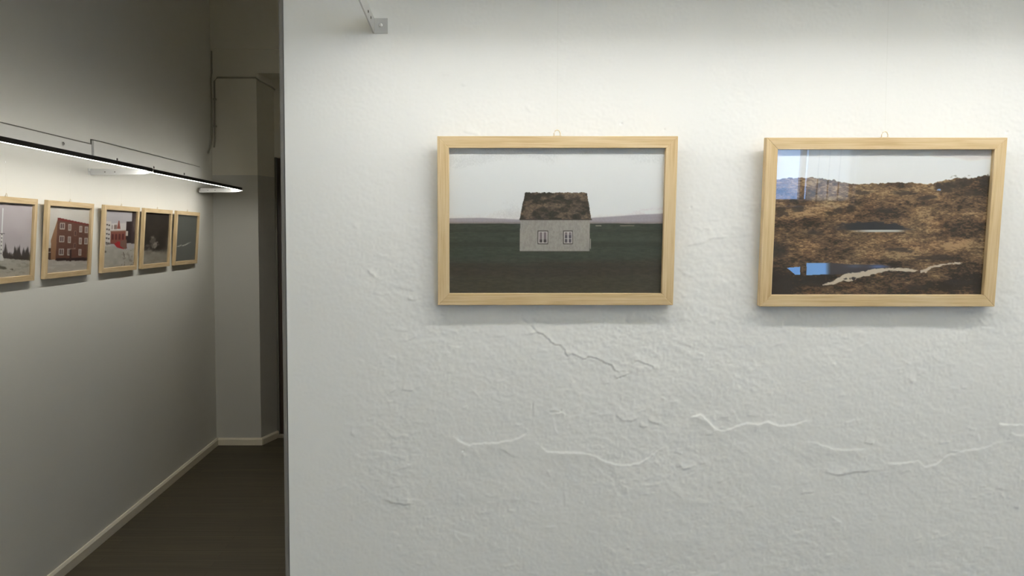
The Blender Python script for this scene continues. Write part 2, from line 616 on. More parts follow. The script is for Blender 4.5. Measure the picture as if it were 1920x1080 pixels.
def build_partition():
    step = 0.0022
    x0, x1, z0, z1 = EDGE_X, 1.42, 0.72, 2.22
    nx = int(round((x1 - x0) / step)) + 1
    nz = int(round((z1 - z0) / step)) + 1
    gx = np.linspace(x0, x1, nx)
    gz = np.linspace(z0, z1, nz)
    X, Z = np.meshgrid(gx, gz)
    h = relief(X, Z)
    for pts, amp, tail in LEDGES:
        tail = tail * 0.00114
        idx, d, s, e = seg_field(X, Z, pts, tail * 3)
        wig = 0.6 + 0.8 * vnoise(X[idx] * 70, Z[idx] * 70, 81)
        taper = np.clip(np.minimum(e, 1 - e) * 6, 0.15, 1)
        below = np.exp(-(d / tail) ** 1.5)
        above = np.exp(-(d / 0.0016) ** 2)
        h[idx] += 0.00085 * amp * wig * taper * np.where(s < 0, below, above)
    for pts, amp, tail in UNDERCUTS:
        tail = tail * 0.00114
        idx, d, s, e = seg_field(X, Z, pts, tail * 3)
        wig = 0.6 + 0.8 * vnoise(X[idx] * 90, Z[idx] * 90, 82)
        taper = np.clip(np.minimum(e, 1 - e) * 6, 0.15, 1)
        above = np.exp(-(d / tail) ** 1.5)
        below = np.exp(-(d / 0.0016) ** 2)
        h[idx] += 0.001 * amp * wig * taper * np.where(s > 0, above, below)
    for pts in CRACKS:
        idx, d, s, e = seg_field(X, Z, pts, 0.02)
        dd = np.abs(d + 0.0012 * (vnoise(X[idx] * 300, Z[idx] * 300, 83) - 0.5))
        taper = np.clip(np.minimum(e, 1 - e) * 8, 0.25, 1)
        h[idx] += taper * (-0.0011 * np.exp(-(dd / 0.0014) ** 2) + 0.0015 * np.where(s > 0, np.exp(-d / 0.007), 0))
    # scattered small nicks and trowel marks in the rougher zones
    rng = np.random.RandomState(7)
    n_made = 0
    while n_made < 420:
        u0, v0 = rng.uniform(640, 1930), rng.uniform(200, 1085)
        if rng.rand() > (0.15 + 0.85 * min(1.0, max(0.0, (v0 - 260) / 420))) * min(1.0, (u0 - 600) / 120):
            continue
        cx, cz = measured(u0, v0)
        ln = rng.uniform(0.004, 0.016)
        an = rng.normal(0.05, 0.55)
        pts = [(cx - ln * math.cos(an), cz - ln * math.sin(an)), (cx, cz + rng.normal(0, 0.001)), (cx + ln * math.cos(an), cz + ln * math.sin(an))]
        x_lo, x_hi = np.searchsorted(gx, [cx - 0.045, cx + 0.045])
        z_lo, z_hi = np.searchsorted(gz, [cz - 0.045, cz + 0.045])
        if x_hi - x_lo < 4 or z_hi - z_lo < 4:
            continue
        tail = rng.uniform(0.003, 0.010)
        sub = (slice(z_lo, z_hi), slice(x_lo, x_hi))
        idx, d, sd, e = seg_field(X[sub], Z[sub], pts, tail * 2.5, raw=True)
        prof = np.where(sd * (1 if rng.rand() < 0.6 else -1) > 0, np.exp(-(d / tail) ** 1.5), np.exp(-(d / 0.0016) ** 2))
        hs = h[sub]
        hs[idx] += rng.uniform(0.0002, 0.0008) * np.clip(np.minimum(e, 1 - e) * 5, 0.1, 1) * prof
        n_made += 1
    for q in HOLES:
        hx, hz = measured(*q)
        d = np.hypot(X - hx, Z - hz)
        h -= 0.004 * np.exp(-(d / 0.0014) ** 2)
    # the relief dies out towards the border of the dense patch
    edge = sstep(0, 0.05, x1 - X) * sstep(0, 0.05, Z - z0) * sstep(0, 0.05, z1 - Z) * sstep(0, 0.006, X - x0)
    h *= edge
    verts = np.stack([X, WALL_Y - h, Z], -1).reshape(-1, 3)
    ii = np.arange(nx * nz).reshape(nz, nx)
    quads = np.stack([ii[:-1, :-1], ii[:-1, 1:], ii[1:, 1:], ii[1:, :-1]], -1).reshape(-1, 4)
    # the rest of the partition: front margins, free end, back, top
    y1 = WALL_Y + 0.22
    nb = len(verts)
    ex = np.array([
        (x0, WALL_Y, 0), (RIGHT_X, WALL_Y, 0), (RIGHT_X, WALL_Y, z0), (x0, WALL_Y, z0),
        (x1, WALL_Y, z0), (x1, WALL_Y, z1), (RIGHT_X, WALL_Y, z1), (x0, WALL_Y, z1),
        (RIGHT_X, WALL_Y, CEIL_Z), (x0, WALL_Y, CEIL_Z),
        (x0, y1, 0), (RIGHT_X, y1, 0), (RIGHT_X, y1, CEIL_Z), (x0, y1, CEIL_Z)])
    eq = np.array([(0, 1, 2, 3), (4, 2, 6, 5), (7, 6, 8, 9), (10, 0, 9, 13), (11, 10, 13, 12), (9, 8, 12, 13), (0, 10, 11, 1)]) + nb
    V = np.concatenate([verts, ex])
    Q = np.concatenate([quads, eq])
    me = bpy.data.meshes.new('wall_front')
    me.vertices.add(len(V))
    me.vertices.foreach_set('co', V.astype(np.float32).ravel())
    me.loops.add(len(Q) * 4)
    me.loops.foreach_set('vertex_index', Q.astype(np.int32).ravel())
    me.polygons.add(len(Q))
    me.polygons.foreach_set('loop_start', np.arange(0, len(Q) * 4, 4, dtype=np.int32))
    try:
        me.polygons.foreach_set('loop_total', np.full(len(Q), 4, dtype=np.int32))
    except Exception:
        pass
    me.update(calc_edges=True)
    me.validate()
    sm = np.zeros(len(me.polygons), dtype=bool)
    sm[:len(quads)] = True
    me.polygons.foreach_set('use_smooth', sm)
    me.materials.append(M['white_wall'])
    return struct(link(bpy.data.objects.new('wall_front', me)))
build_partition()

# dark corner bead along the free end of the partition
bm = bmesh.new()
add_box(bm, (EDGE_X - 0.011, WALL_Y + 0.003, 0.0), (EDGE_X - 0.0005, WALL_Y + 0.035, CEIL_Z), 0.0025)
struct(bm_obj('trim_1', bm, M['bead']))
# wall that closes the corridor on its right, hidden behind the partition
struct(box('wall_corridor', (0.35, WALL_Y + 0.22, -0.05), (0.5, 7.7, CEIL_Z), M['left_wall']))

# --- far end of the corridor: pier, splayed reveal, recess with a door
def end_wall():
    o = bpy.data.objects.new('wall_end', None)
    link(o)
    struct(o)
    XO, ZO = -1.566, 2.80
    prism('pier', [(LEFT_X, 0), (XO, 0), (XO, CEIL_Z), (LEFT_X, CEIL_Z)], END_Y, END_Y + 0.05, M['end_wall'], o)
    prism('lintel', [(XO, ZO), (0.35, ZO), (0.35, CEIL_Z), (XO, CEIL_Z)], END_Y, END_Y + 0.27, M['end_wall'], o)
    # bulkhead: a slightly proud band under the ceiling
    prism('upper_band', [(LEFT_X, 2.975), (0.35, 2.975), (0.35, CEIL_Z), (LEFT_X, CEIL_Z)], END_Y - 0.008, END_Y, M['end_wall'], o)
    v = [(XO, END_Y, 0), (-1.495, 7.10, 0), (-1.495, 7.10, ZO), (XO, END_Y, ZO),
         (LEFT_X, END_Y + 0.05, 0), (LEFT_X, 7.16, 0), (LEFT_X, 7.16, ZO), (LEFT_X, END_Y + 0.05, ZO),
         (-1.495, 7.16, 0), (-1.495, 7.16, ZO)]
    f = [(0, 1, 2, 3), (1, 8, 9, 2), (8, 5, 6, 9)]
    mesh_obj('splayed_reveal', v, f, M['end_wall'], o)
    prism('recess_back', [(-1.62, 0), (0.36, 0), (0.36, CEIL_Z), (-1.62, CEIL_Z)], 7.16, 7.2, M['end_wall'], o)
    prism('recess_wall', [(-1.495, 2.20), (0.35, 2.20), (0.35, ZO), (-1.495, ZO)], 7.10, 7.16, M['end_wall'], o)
    return o
end_wall()

door = bpy.data.objects.new('door_1', None)
link(door)
door.location = (-1.47, 7.12, 0)
struct(door)
box('casing', (-0.025, -0.03, 0), (-0.008, 0.02, 2.20), M['conduit'], door, 0.002)
box('door_leaf', (-0.008, -0.01, 0.012), (0.90, 0.03, 2.195), M['door'], door, 0.002)
box('door_leaf', (0.905, -0.01, 0.012), (1.81, 0.03, 2.195), M['door'], door, 0.002)
for z0, z1 in ((0.15, 0.95), (1.10, 2.05)):
    box('door_panel', (0.12, -0.018, z0), (0.78, -0.008, z1), M['door'], door, 0.004)
tube('door_handle', [(0.84, -0.01, 1.05), (0.84, -0.055, 1.05), (0.74, -0.055, 1.05)], 0.009, M['steel'], door)
box('threshold', (-0.03, -0.06, 0.0), (1.81, -0.012, 0.025), M['sill'], door, 0.003)

# --- baseboards
def baseboard(name, a, b, h=0.055, t=0.015, side=1):
    """board from a to b on the floor; side = which way its thickness goes"""
    a, b = Vector((a[0], a[1], 0)), Vector((b[0], b[1], 0))
    d = (b - a).normalized()
    n = Vector((-d.y, d.x, 0)) * side
    bm = bmesh.new()
    sec = [(0, 0), (t, 0), (t, h - 0.012), (t * 0.5, h), (0, h)]
    r0 = [bm.verts.new(a + n * s + Vector((0, 0, z))) for s, z in sec]
    r1 = [bm.verts.new(b + n * s + Vector((0, 0, z))) for s, z in sec]
    k = len(sec)
    for i in range(k):
        bm.faces.new((r0[i], r0[(i + 1) % k], r1[(i + 1) % k], r1[i]))
    bm.faces.new(list(reversed(r0)))
    bm.faces.new(r1)
    return struct(bm_obj(name, bm, M['baseboard']))
baseboard('baseboard_left', (LEFT_X, BACK_Y), (LEFT_X, END_Y), side=-1)
baseboard('baseboard_end', (LEFT_X + 0.015, END_Y), (-1.556, END_Y), side=-1)
baseboard('baseboard_reveal', (-1.566, END_Y), (-1.497, 7.09), side=-1)
baseboard('baseboard_front', (EDGE_X, WALL_Y), (RIGHT_X, WALL_Y), side=-1)
baseboard('baseboard_right', (RIGHT_X, BACK_Y), (RIGHT_X, WALL_Y), side=1)

# --- window wall behind the photographer
WX0, WX1, WZ0, WZ1 = 2.05, 3.56, 0.92, 2.85
o = bpy.data.objects.new('wall_back', None)
link(o)
struct(o)
box('wall_panel', (LEFT_X, BACK_Y - 0.2, 0), (WX0, BACK_Y, CEIL_Z), M['room_wall'], o)
box('wall_panel', (WX1, BACK_Y - 0.2, 0), (RIGHT_X, BACK_Y, CEIL_Z), M['room_wall'], o)
box('wall_panel', (WX0, BACK_Y - 0.2, 0), (WX1, BACK_Y, WZ0), M['room_wall'], o)
box('wall_panel', (WX0, BACK_Y - 0.2, WZ1), (WX1, BACK_Y, CEIL_Z), M['room_wall'], o)

def window(name, x0, x1, z0, z1, posts, loc=None, rotz=0.0):
    w = bpy.data.objects.new(name, None)
    link(w)
    w.location = loc or (x0, BACK_Y - 0.10, z0)
    w.rotation_euler = (0, 0, rotz)
    struct(w)
    W, H = x1 - x0, z1 - z0
    box('window_sill', (-0.04, 0.0, -0.04), (W + 0.04, 0.16, 0.0), M['window_frame'], w, 0.004)
    box('window_frame', (0, -0.03, 0), (W, 0.03, 0.05), M['window_frame'], w, 0.003)
    box('window_frame', (0, -0.03, H - 0.05), (W, 0.03, H), M['window_frame'], w, 0.003)
    box('window_frame', (0, -0.03, 0.05), (0.045, 0.03, H - 0.05), M['window_frame'], w, 0.003)
    box('window_frame', (W - 0.045, -0.03, 0.05), (W, 0.03, H - 0.05), M['window_frame'], w, 0.003)
    xs = [0.045]
    for p in posts:
        box('mullion', (p - x0 - 0.022, -0.03, 0.05), (p - x0 + 0.022, 0.03, H - 0.05), M['window_frame'], w, 0.003)
        xs += [p - x0 - 0.022, p - x0 + 0.022]
    xs.append(W - 0.045)
    for a, b in zip(xs[0::2], xs[1::2]):
        g = box('glass_pane', (a, -0.004, 0.05), (b, 0.0, H - 0.05), M['clear'], w)
        g.data.materials.append(M['glass'])
        for p in g.data.polygons:
            if p.normal.y > 0.9:
                p.material_index = 1
    return w
window('window_1', WX0, WX1, WZ0, WZ1, [3.098])
bl = thing('vertical_blind', (3.122, BACK_Y - 0.045, WZ1 - 0.02), 'white vertical slat blind mirrored in the glass of the moorland picture', 'blind')
box('head_rail', (0, -0.015, -0.03), (0.385, 0.015, 0.0), M['window_frame'], bl)
for k in range(4):
    sl = box('slat', (0.002 + 0.098 * k, -0.0015 + 0.004 * (k % 2), -1.87), (0.098 + 0.098 * k, 0.0015 + 0.004 * (k % 2), -0.03), M['blind'], bl)
    if k:
        box('slat_edge', (-0.004 + 0.098 * k, 0.006, -1.87), (0.005 + 0.098 * k, 0.009, -0.03), M['dark_steel'], bl)

# ------------------------------------------------------------------ strip lights on wall brackets
def strip_light(name, loc, rotz, length, label, group, arms, flange_side=1, reach=0.30, lamp='wall_lamp', off=0.0, lid=0.012, side=0.0046, inset=0.0, lip=0.0, drop=0.0):
    """local x along the wall, y = 0 at the wall and negative into the room, z = 0 at the lamp's underside"""
    t = thing(name, loc, label, 'lamp', group, (0, 0, rotz))
    hw = 0.017
    bm = bmesh.new()
    # channel closed to the room, with a lid that overhangs on the wall side
    outer = [(-hw, lip), (-hw, 0.015), (hw - 0.004, 0.015), (hw + 0.002, side + 0.003), (hw + lid, side + 0.0017), (hw + lid, side + 0.0002), (-hw + 0.002, side + 0.0002), (-hw + 0.002, lip)]
    a = [bm.verts.new((0.0, -reach + y, z)) for y, z in outer]
    b = [bm.verts.new((length, -reach + y, z)) for y, z in outer]
    n = len(outer)
    for i in range(n):
        bm.faces.new((a[i], a[(i + 1) % n], b[(i + 1) % n], b[i]))
    bm.faces.new(a)
    bm.faces.new(list(reversed(b)))
    bm_obj('housing', bm, M['black_metal'], t)
    box('diffuser', (0.004, -reach - hw + 0.0025 + inset, 0.001), (length - 0.004, -reach + hw - 0.0005, side), M[lamp], t)
    for x in (0.0, length):
        s = 1 if x == 0 else -1
        box('end_cap', (min(x, x - 0.003 * s), -reach - hw, 0.0), (max(x, x - 0.003 * s), -reach + hw, 0.015), M['black_metal'], t)
    for k, ax in enumerate(arms):
        bm = bmesh.new()
        th = 0.0015
        # tapering sheet-metal arm
        out = [(-0.001 - off, -0.008), (-0.001 - off, 0.024), (-reach + 0.03, 0.024), (-reach - 0.02, 0.020), (-reach - 0.02, 0.006), (-reach + 0.03, -0.004)]
        am = M['white_metal'] if drop else M['grey_metal']
        A = [bm.verts.new((ax - th, y, z - drop)) for y, z in out]
        B = [bm.verts.new((ax + th, y, z - drop)) for y, z in out]
        m = len(out)
        for i in range(m):
            bm.faces.new((A[i], A[(i + 1) % m], B[(i + 1) % m], B[i]))
        bm.faces.new(A)
        bm.faces.new(list(reversed(B)))
        arm = bm_obj('bracket_arm', bm, am, t)
        fs = flange_side
        x0, x1 = sorted((ax, ax + 0.030 * fs))
        box('wall_flange', (x0, -0.0025 - off, -0.008 - drop), (x1, -0.0005 - off, 0.024 - drop), am, arm, 0.0004)
        screw('screw', (ax + 0.015 * fs, -0.0025 - off, 0.009 - drop), (0, -1, 0), 0.0042, M['steel'], arm)
        for yy in (-0.075, -0.125):
            screw('screw', (ax + th if not drop else ax - th, yy, 0.008 - drop), (1 if not drop else -1, 0, 0), 0.003, M['dark_steel'], arm)
    return t

# over the white wall
strip_light('strip_light', (-0.33, WALL_Y, 2.031), 0, 1.95,
            'black strip light on the grey bracket at the top of the white wall', None, [0.134, 1.82])
strip_light('strip_light', (1.63, WALL_Y, 2.031), 0, 1.82,
            'black strip light over the white wall beyond the right edge', None, [1.82])
# unseen fill lights added on the right wall: local x runs towards the windows
strip_light('strip_light', (RIGHT_X, 1.75, 2.03), R(-90), 1.82,
            'unseen black strip light added as fill on the right wall nearest the white wall', 'added fill strip lights on the right wall', [0.0, 1.82])
strip_light('strip_light', (RIGHT_X, -0.10, 2.03), R(-90), 1.82,
            'unseen black strip light added as fill on the right wall toward the windows', 'added fill strip lights on the right wall', [1.82])
HALL = dict(lid=0.0, side=0.010, inset=0.006, lip=-0.004, drop=0.012)
# over the left wall: local x runs along +y of the room
strip_light('strip_light', (LEFT_X, 2.79, 1.921), R(90), 1.82,
            'nearer black strip light on the left wall over the tower and brick building pictures', 'strip lights on the left wall', [0.01, 1.825], -1, lamp='hall_lamp', **HALL)
strip_light('strip_light', (LEFT_X, 4.625, 1.917), R(90), 1.82,
            'farther black strip light on the left wall ending near the corridor corner', 'strip lights on the left wall', [1.82], -1, lamp='hall_lamp', **HALL, off=0.018)
strip_light('strip_light', (LEFT_X, 0.95, 1.925), R(90), 1.82,
            'black strip light on the left wall beside the photographer', 'strip lights on the left wall', [0.01], -1, lamp='hall_lamp', **HALL)

# unseen pendant uplights, added to raise the room's ambient light
def fill_pendant(loc, label):
    t = thing('fill_pendant', loc, label, 'lamp', 'added fill pendants of the room')
    CZ = CEIL_Z - loc[2]
    bm = bmesh.new()
    sec = [(-0.075, 0.06), (-0.06, 0.0), (0.06, 0.0), (0.075, 0.06), (0.070, 0.06), (0.056, 0.005), (-0.056, 0.005), (-0.070, 0.06)]
    a = [bm.verts.new((-0.75, y, z)) for y, z in sec]
    b = [bm.verts.new((0.75, y, z)) for y, z in sec]
    for i in range(len(sec)):
        j = (i + 1) % len(sec)
        bm.faces.new((a[i], a[j], b[j], b[i]))
    bm.faces.new(a)
    bm.faces.new(list(reversed(b)))
    bm_obj('housing', bm, M['white_metal'], t)
    box('diffuser', (-0.74, -0.060, 0.035), (0.74, 0.060, 0.045), M['room_fill'], t, 0.003)
    for x in (-0.6, 0.6):
        tube('suspension_wire', [(x, 0, 0.045), (x, 0, CZ)], 0.0015, M['steel'], t, 6)
    return t
fill_pendant((2.4, -0.3, 2.75), 'unseen long white pendant added as fill light nearer the white wall')
fill_pendant((2.9, -2.6, 2.75), 'unseen long white pendant added as fill light nearer the windows')

# mounting boards on the left wall behind the lamps
def mounting_board(y0, y1, z0, z1, t, label, screws):
    b = thing('mounting_board', (LEFT_X, y0, z0), label, 'board', 'mounting boards on the left wall')
    box('board', (0.004, 0.0, 0.0), (t, y1 - y0, z1 - z0), M['white_board'], b, 0.0015)
    box('gap_shade_strip', (0.0, -0.005, 0.0), (0.004, y1 - y0 + 0.003, z1 - z0 + 0.005), M['conduit'], b)  # dark strip standing in for the shadow line around the board
    for sy, sz in screws:
        screw('screw', (t, sy - y0, sz - z0), (1, 0, 0), 0.008, M['dark_steel'], b)
    return b
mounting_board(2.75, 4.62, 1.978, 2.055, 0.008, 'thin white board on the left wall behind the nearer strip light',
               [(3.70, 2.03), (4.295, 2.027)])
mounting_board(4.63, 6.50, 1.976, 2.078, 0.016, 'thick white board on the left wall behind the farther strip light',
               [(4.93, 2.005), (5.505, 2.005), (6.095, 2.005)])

# ------------------------------------------------------------------ prints, painted in the pixel frame of the photograph
def homography(quad):
    """unit square (u right, v down) -> four measured corners TL, TR, BR, BL"""
    src = [(0, 0), (1, 0), (1, 1), (0, 1)]
    A, B = [], []
    for (u, v), (x, y) in zip(src, quad):
        A.append([u, v, 1, 0, 0, 0, -u * x, -v * x]); B.append(x)
        A.append([0, 0, 0, u, v, 1, -u * y, -v * y]); B.append(y)
    return np.append(np.linalg.solve(np.array(A, float), np.array(B, float)), 1).reshape(3, 3)

class Canvas:
    def __init__(self, quad, nu, nv):
        Hm = homography(quad)
        u, v = np.meshgrid(np.linspace(0, 1, nu), np.linspace(0, 1, nv))
        w = Hm[2, 0] * u + Hm[2, 1] * v + 1
        self.x = (Hm[0, 0] * u + Hm[0, 1] * v + Hm[0, 2]) / w
        self.y = (Hm[1, 0] * u + Hm[1, 1] * v + Hm[1, 2]) / w
        self.u, self.v = u, v
        self.c = np.zeros(u.shape + (3,))
    def fill(self, mask, col):
        m = np.clip(np.asarray(mask, float), 0, 1)[..., None]
        self.c = self.c * (1 - m) + np.asarray(col, float) * m
    def rect(self, x0, y0, x1, y1, col, soft=0.4):
        m = sstep(x0 - soft, x0 + soft, self.x) * sstep(-x1 - soft, -x1 + soft, -self.x) \
            * sstep(y0 - soft, y0 + soft, self.y) * sstep(-y1 - soft, -y1 + soft, -self.y)
        self.fill(m, col)
    def poly(self, pts, col):
        x, y = self.x, self.y
        ins = np.zeros(x.shape, bool)
        n = len(pts)
        for i in range(n):
            x0, y0 = pts[i]
            x1, y1 = pts[(i + 1) % n]
            c = ((y0 > y) != (y1 > y)) & (x < (x1 - x0) * (y - y0) / (y1 - y0 + 1e-9) + x0)
            ins ^= c
        self.fill(ins, col)
        return ins
    def line(self, pts, w, col):
        d = np.full(self.x.shape, 1e9)
        for (ax, ay), (bx, by) in zip(pts, pts[1:]):
            dx, dy = bx - ax, by - ay
            t = np.clip(((self.x - ax) * dx + (self.y - ay) * dy) / (dx * dx + dy * dy + 1e-9), 0, 1)
            d = np.minimum(d, np.hypot(self.x - ax - t * dx, self.y - ay - t * dy))
        self.fill(1 - sstep(w * 0.5 - 0.4, w * 0.5 + 0.4, d), col)
    def blob(self, x, y, rx, ry, col, amt=1.0, seed=1):
        d = np.hypot((self.x - x) / rx, (self.y - y) / ry) + 1.5 * (fbm(self.x / (0.5 * rx + 1), self.y / (0.5 * ry + 1), seed, 4, 0.65) - 0.5)
        self.fill(amt * (1 - sstep(0.6, 1.1, d)), col)
    def noise(self, sx, sy, seed, octaves=4):
        return fbm(self.x / sx, self.y / sy, seed, octaves)

def curve(x, pts):
    return np.interp(x, [p[0] for p in pts], [p[1] for p in pts])

def col(*c):
    return np.array(c, float)

def mixc(a, b, t):
    return np.asarray(a, float) * (1 - t[..., None]) + np.asarray(b, float) * t[..., None]

def paint_house():
    k = Canvas([(842, 277), (1247, 277), (1241, 550), (843, 550)], 480, 324)
    x, y = k.x, k.y
    cl = k.noise(140, 40, 3)
    sky = mixc(col(206, 206, 206), col(226, 226, 225), sstep(0.3, 0.7, cl + 0.25 * sstep(290, 340, y)))
    k.c = sky
    k.fill(0.55 * sstep(385, 412, y + 10 * (k.noise(60, 12, 4) - .5)), (196, 190, 187))
    k.fill(0.5 * sstep(1140, 1240, x) * sstep(378, 396, y) * sstep(0.35, 0.65, k.noise(30, 6, 9)), (182, 170, 178))
    ridge = curve(x, [(842, 409), (900, 408), (970, 411), (1110, 408), (1160, 405), (1200, 402), (1247, 400)])
    k.fill(0.85 * sstep(-1.5, 1.5, y - ridge), (142, 134, 142))
    k.fill(0.7 * sstep(413, 419, y), (118, 108, 100))
    # grass
    g = mixc(col(50, 56, 47), col(60, 65, 55), k.noise(40, 3, 12))
    g = mixc(g, col(55, 49, 41), sstep(480, 500, y + 14 * (k.noise(80, 10, 13) - .5)))
    g = mixc(g, col(61, 58, 47), 0.8 * sstep(512, 524, y + 16 * (k.noise(60, 8, 14) - .5)))
    g = g * (0.80 + 0.40 * k.noise(9, 2.0, 15))[..., None]
    k.fill(sstep(418, 421, y + 1.5 * (k.noise(20, 3, 16) - .5)), 0)
    gm = sstep(418, 421, y + 1.5 * (k.noise(20, 3, 16) - .5))[..., None]
    k.c = k.c * (1 - gm) + np.where(gm > 0, g, 0) * gm + k.c * 0
    for y0, a in ((433, .45), (456, .5), (460, .4), (500, .35)):
        k.fill(a * np.exp(-((y - y0 - 2 * (k.noise(50, 5, int(y0)) - .5)) / 3.0) ** 2), (42, 42, 36))
    k.fill(0.35 * np.exp(-((y - 448) / 6) ** 2) * (x > 1108), (72, 80, 70))
    k.line([(1118, 423), (1128, 423)], 1.3, (160, 152, 140))
    k.line([(1164, 423), (1190, 423)], 1.2, (130, 122, 112))
    # house
    k.poly([(976, 410), (1107, 410), (1106, 471), (975, 471)], (146, 141, 135))
    hm = ((x > 975) & (x < 1107) & (y > 410) & (y < 471))
    k.fill(hm * 0.30 * sstep(0.35, 0.7, k.noise(2.0, 5, 22, 3)), (116, 111, 106))
    k.line([(974, 471.5), (1107, 471.5)], 1.4, (58, 54, 48))
    k.line([(1108, 448), (1108, 466)], 1.6, (140, 135, 128))
    jag = 1.6 * (k.noise(2.5, 50, 31, 2) - 0.5)
    roof = (y > 360.5 + 2 * jag) & (y < 412.2) & (x > 984.5 - 9.5 * (y - 361) / 50 + jag) & (x < 1101 + 8.5 * (y - 361) / 50 + jag)
    rn = k.noise(15, 7, 33, 5)
    rc = mixc(col(46, 41, 34), col(102, 86, 72), sstep(0.38, 0.68, rn))
    rc = rc * (0.55 + 0.75 * k.noise(2.6, 2.2, 34, 3))[..., None]
    rm = roof.astype(float)[..., None]
    k.c = k.c * (1 - rm) + rc * rm
    k.line([(975, 411.5), (1110, 411.5)], 1.8, (52, 44, 37))
    for wx0, wx1, cross in ((1008.5, 1028.5, False), (1056.5, 1075, True)):
        k.rect(wx0, 432, wx1, 458, (66, 58, 56))
        k.rect(wx0 + 1.8, 433.8, wx1 - 1.4, 456.2, (186, 182, 178))
        mid = (wx0 + wx1) / 2 + .2
        for a, b in ((wx0 + 3.4, mid - 1.1), (mid + 1.1, wx1 - 2.9)):
            k.rect(a, 435.3, b, 454.6, (112, 102, 104))
            k.rect(a, 449, b, 454.6, (58, 52, 52))
            if cross:
                k.rect(a, 439, b, 454.6, (76, 70, 78))
                k.line([(a, 447.3), (b, 447.3)], 1.2, (172, 168, 166))
                k.line([(a, 440), (b, 440)], 0.9, (140, 135, 136))
    k.c *= (0.97 + 0.06 * k.noise(1.6, 1.6, 90, 1))[..., None]
    return k

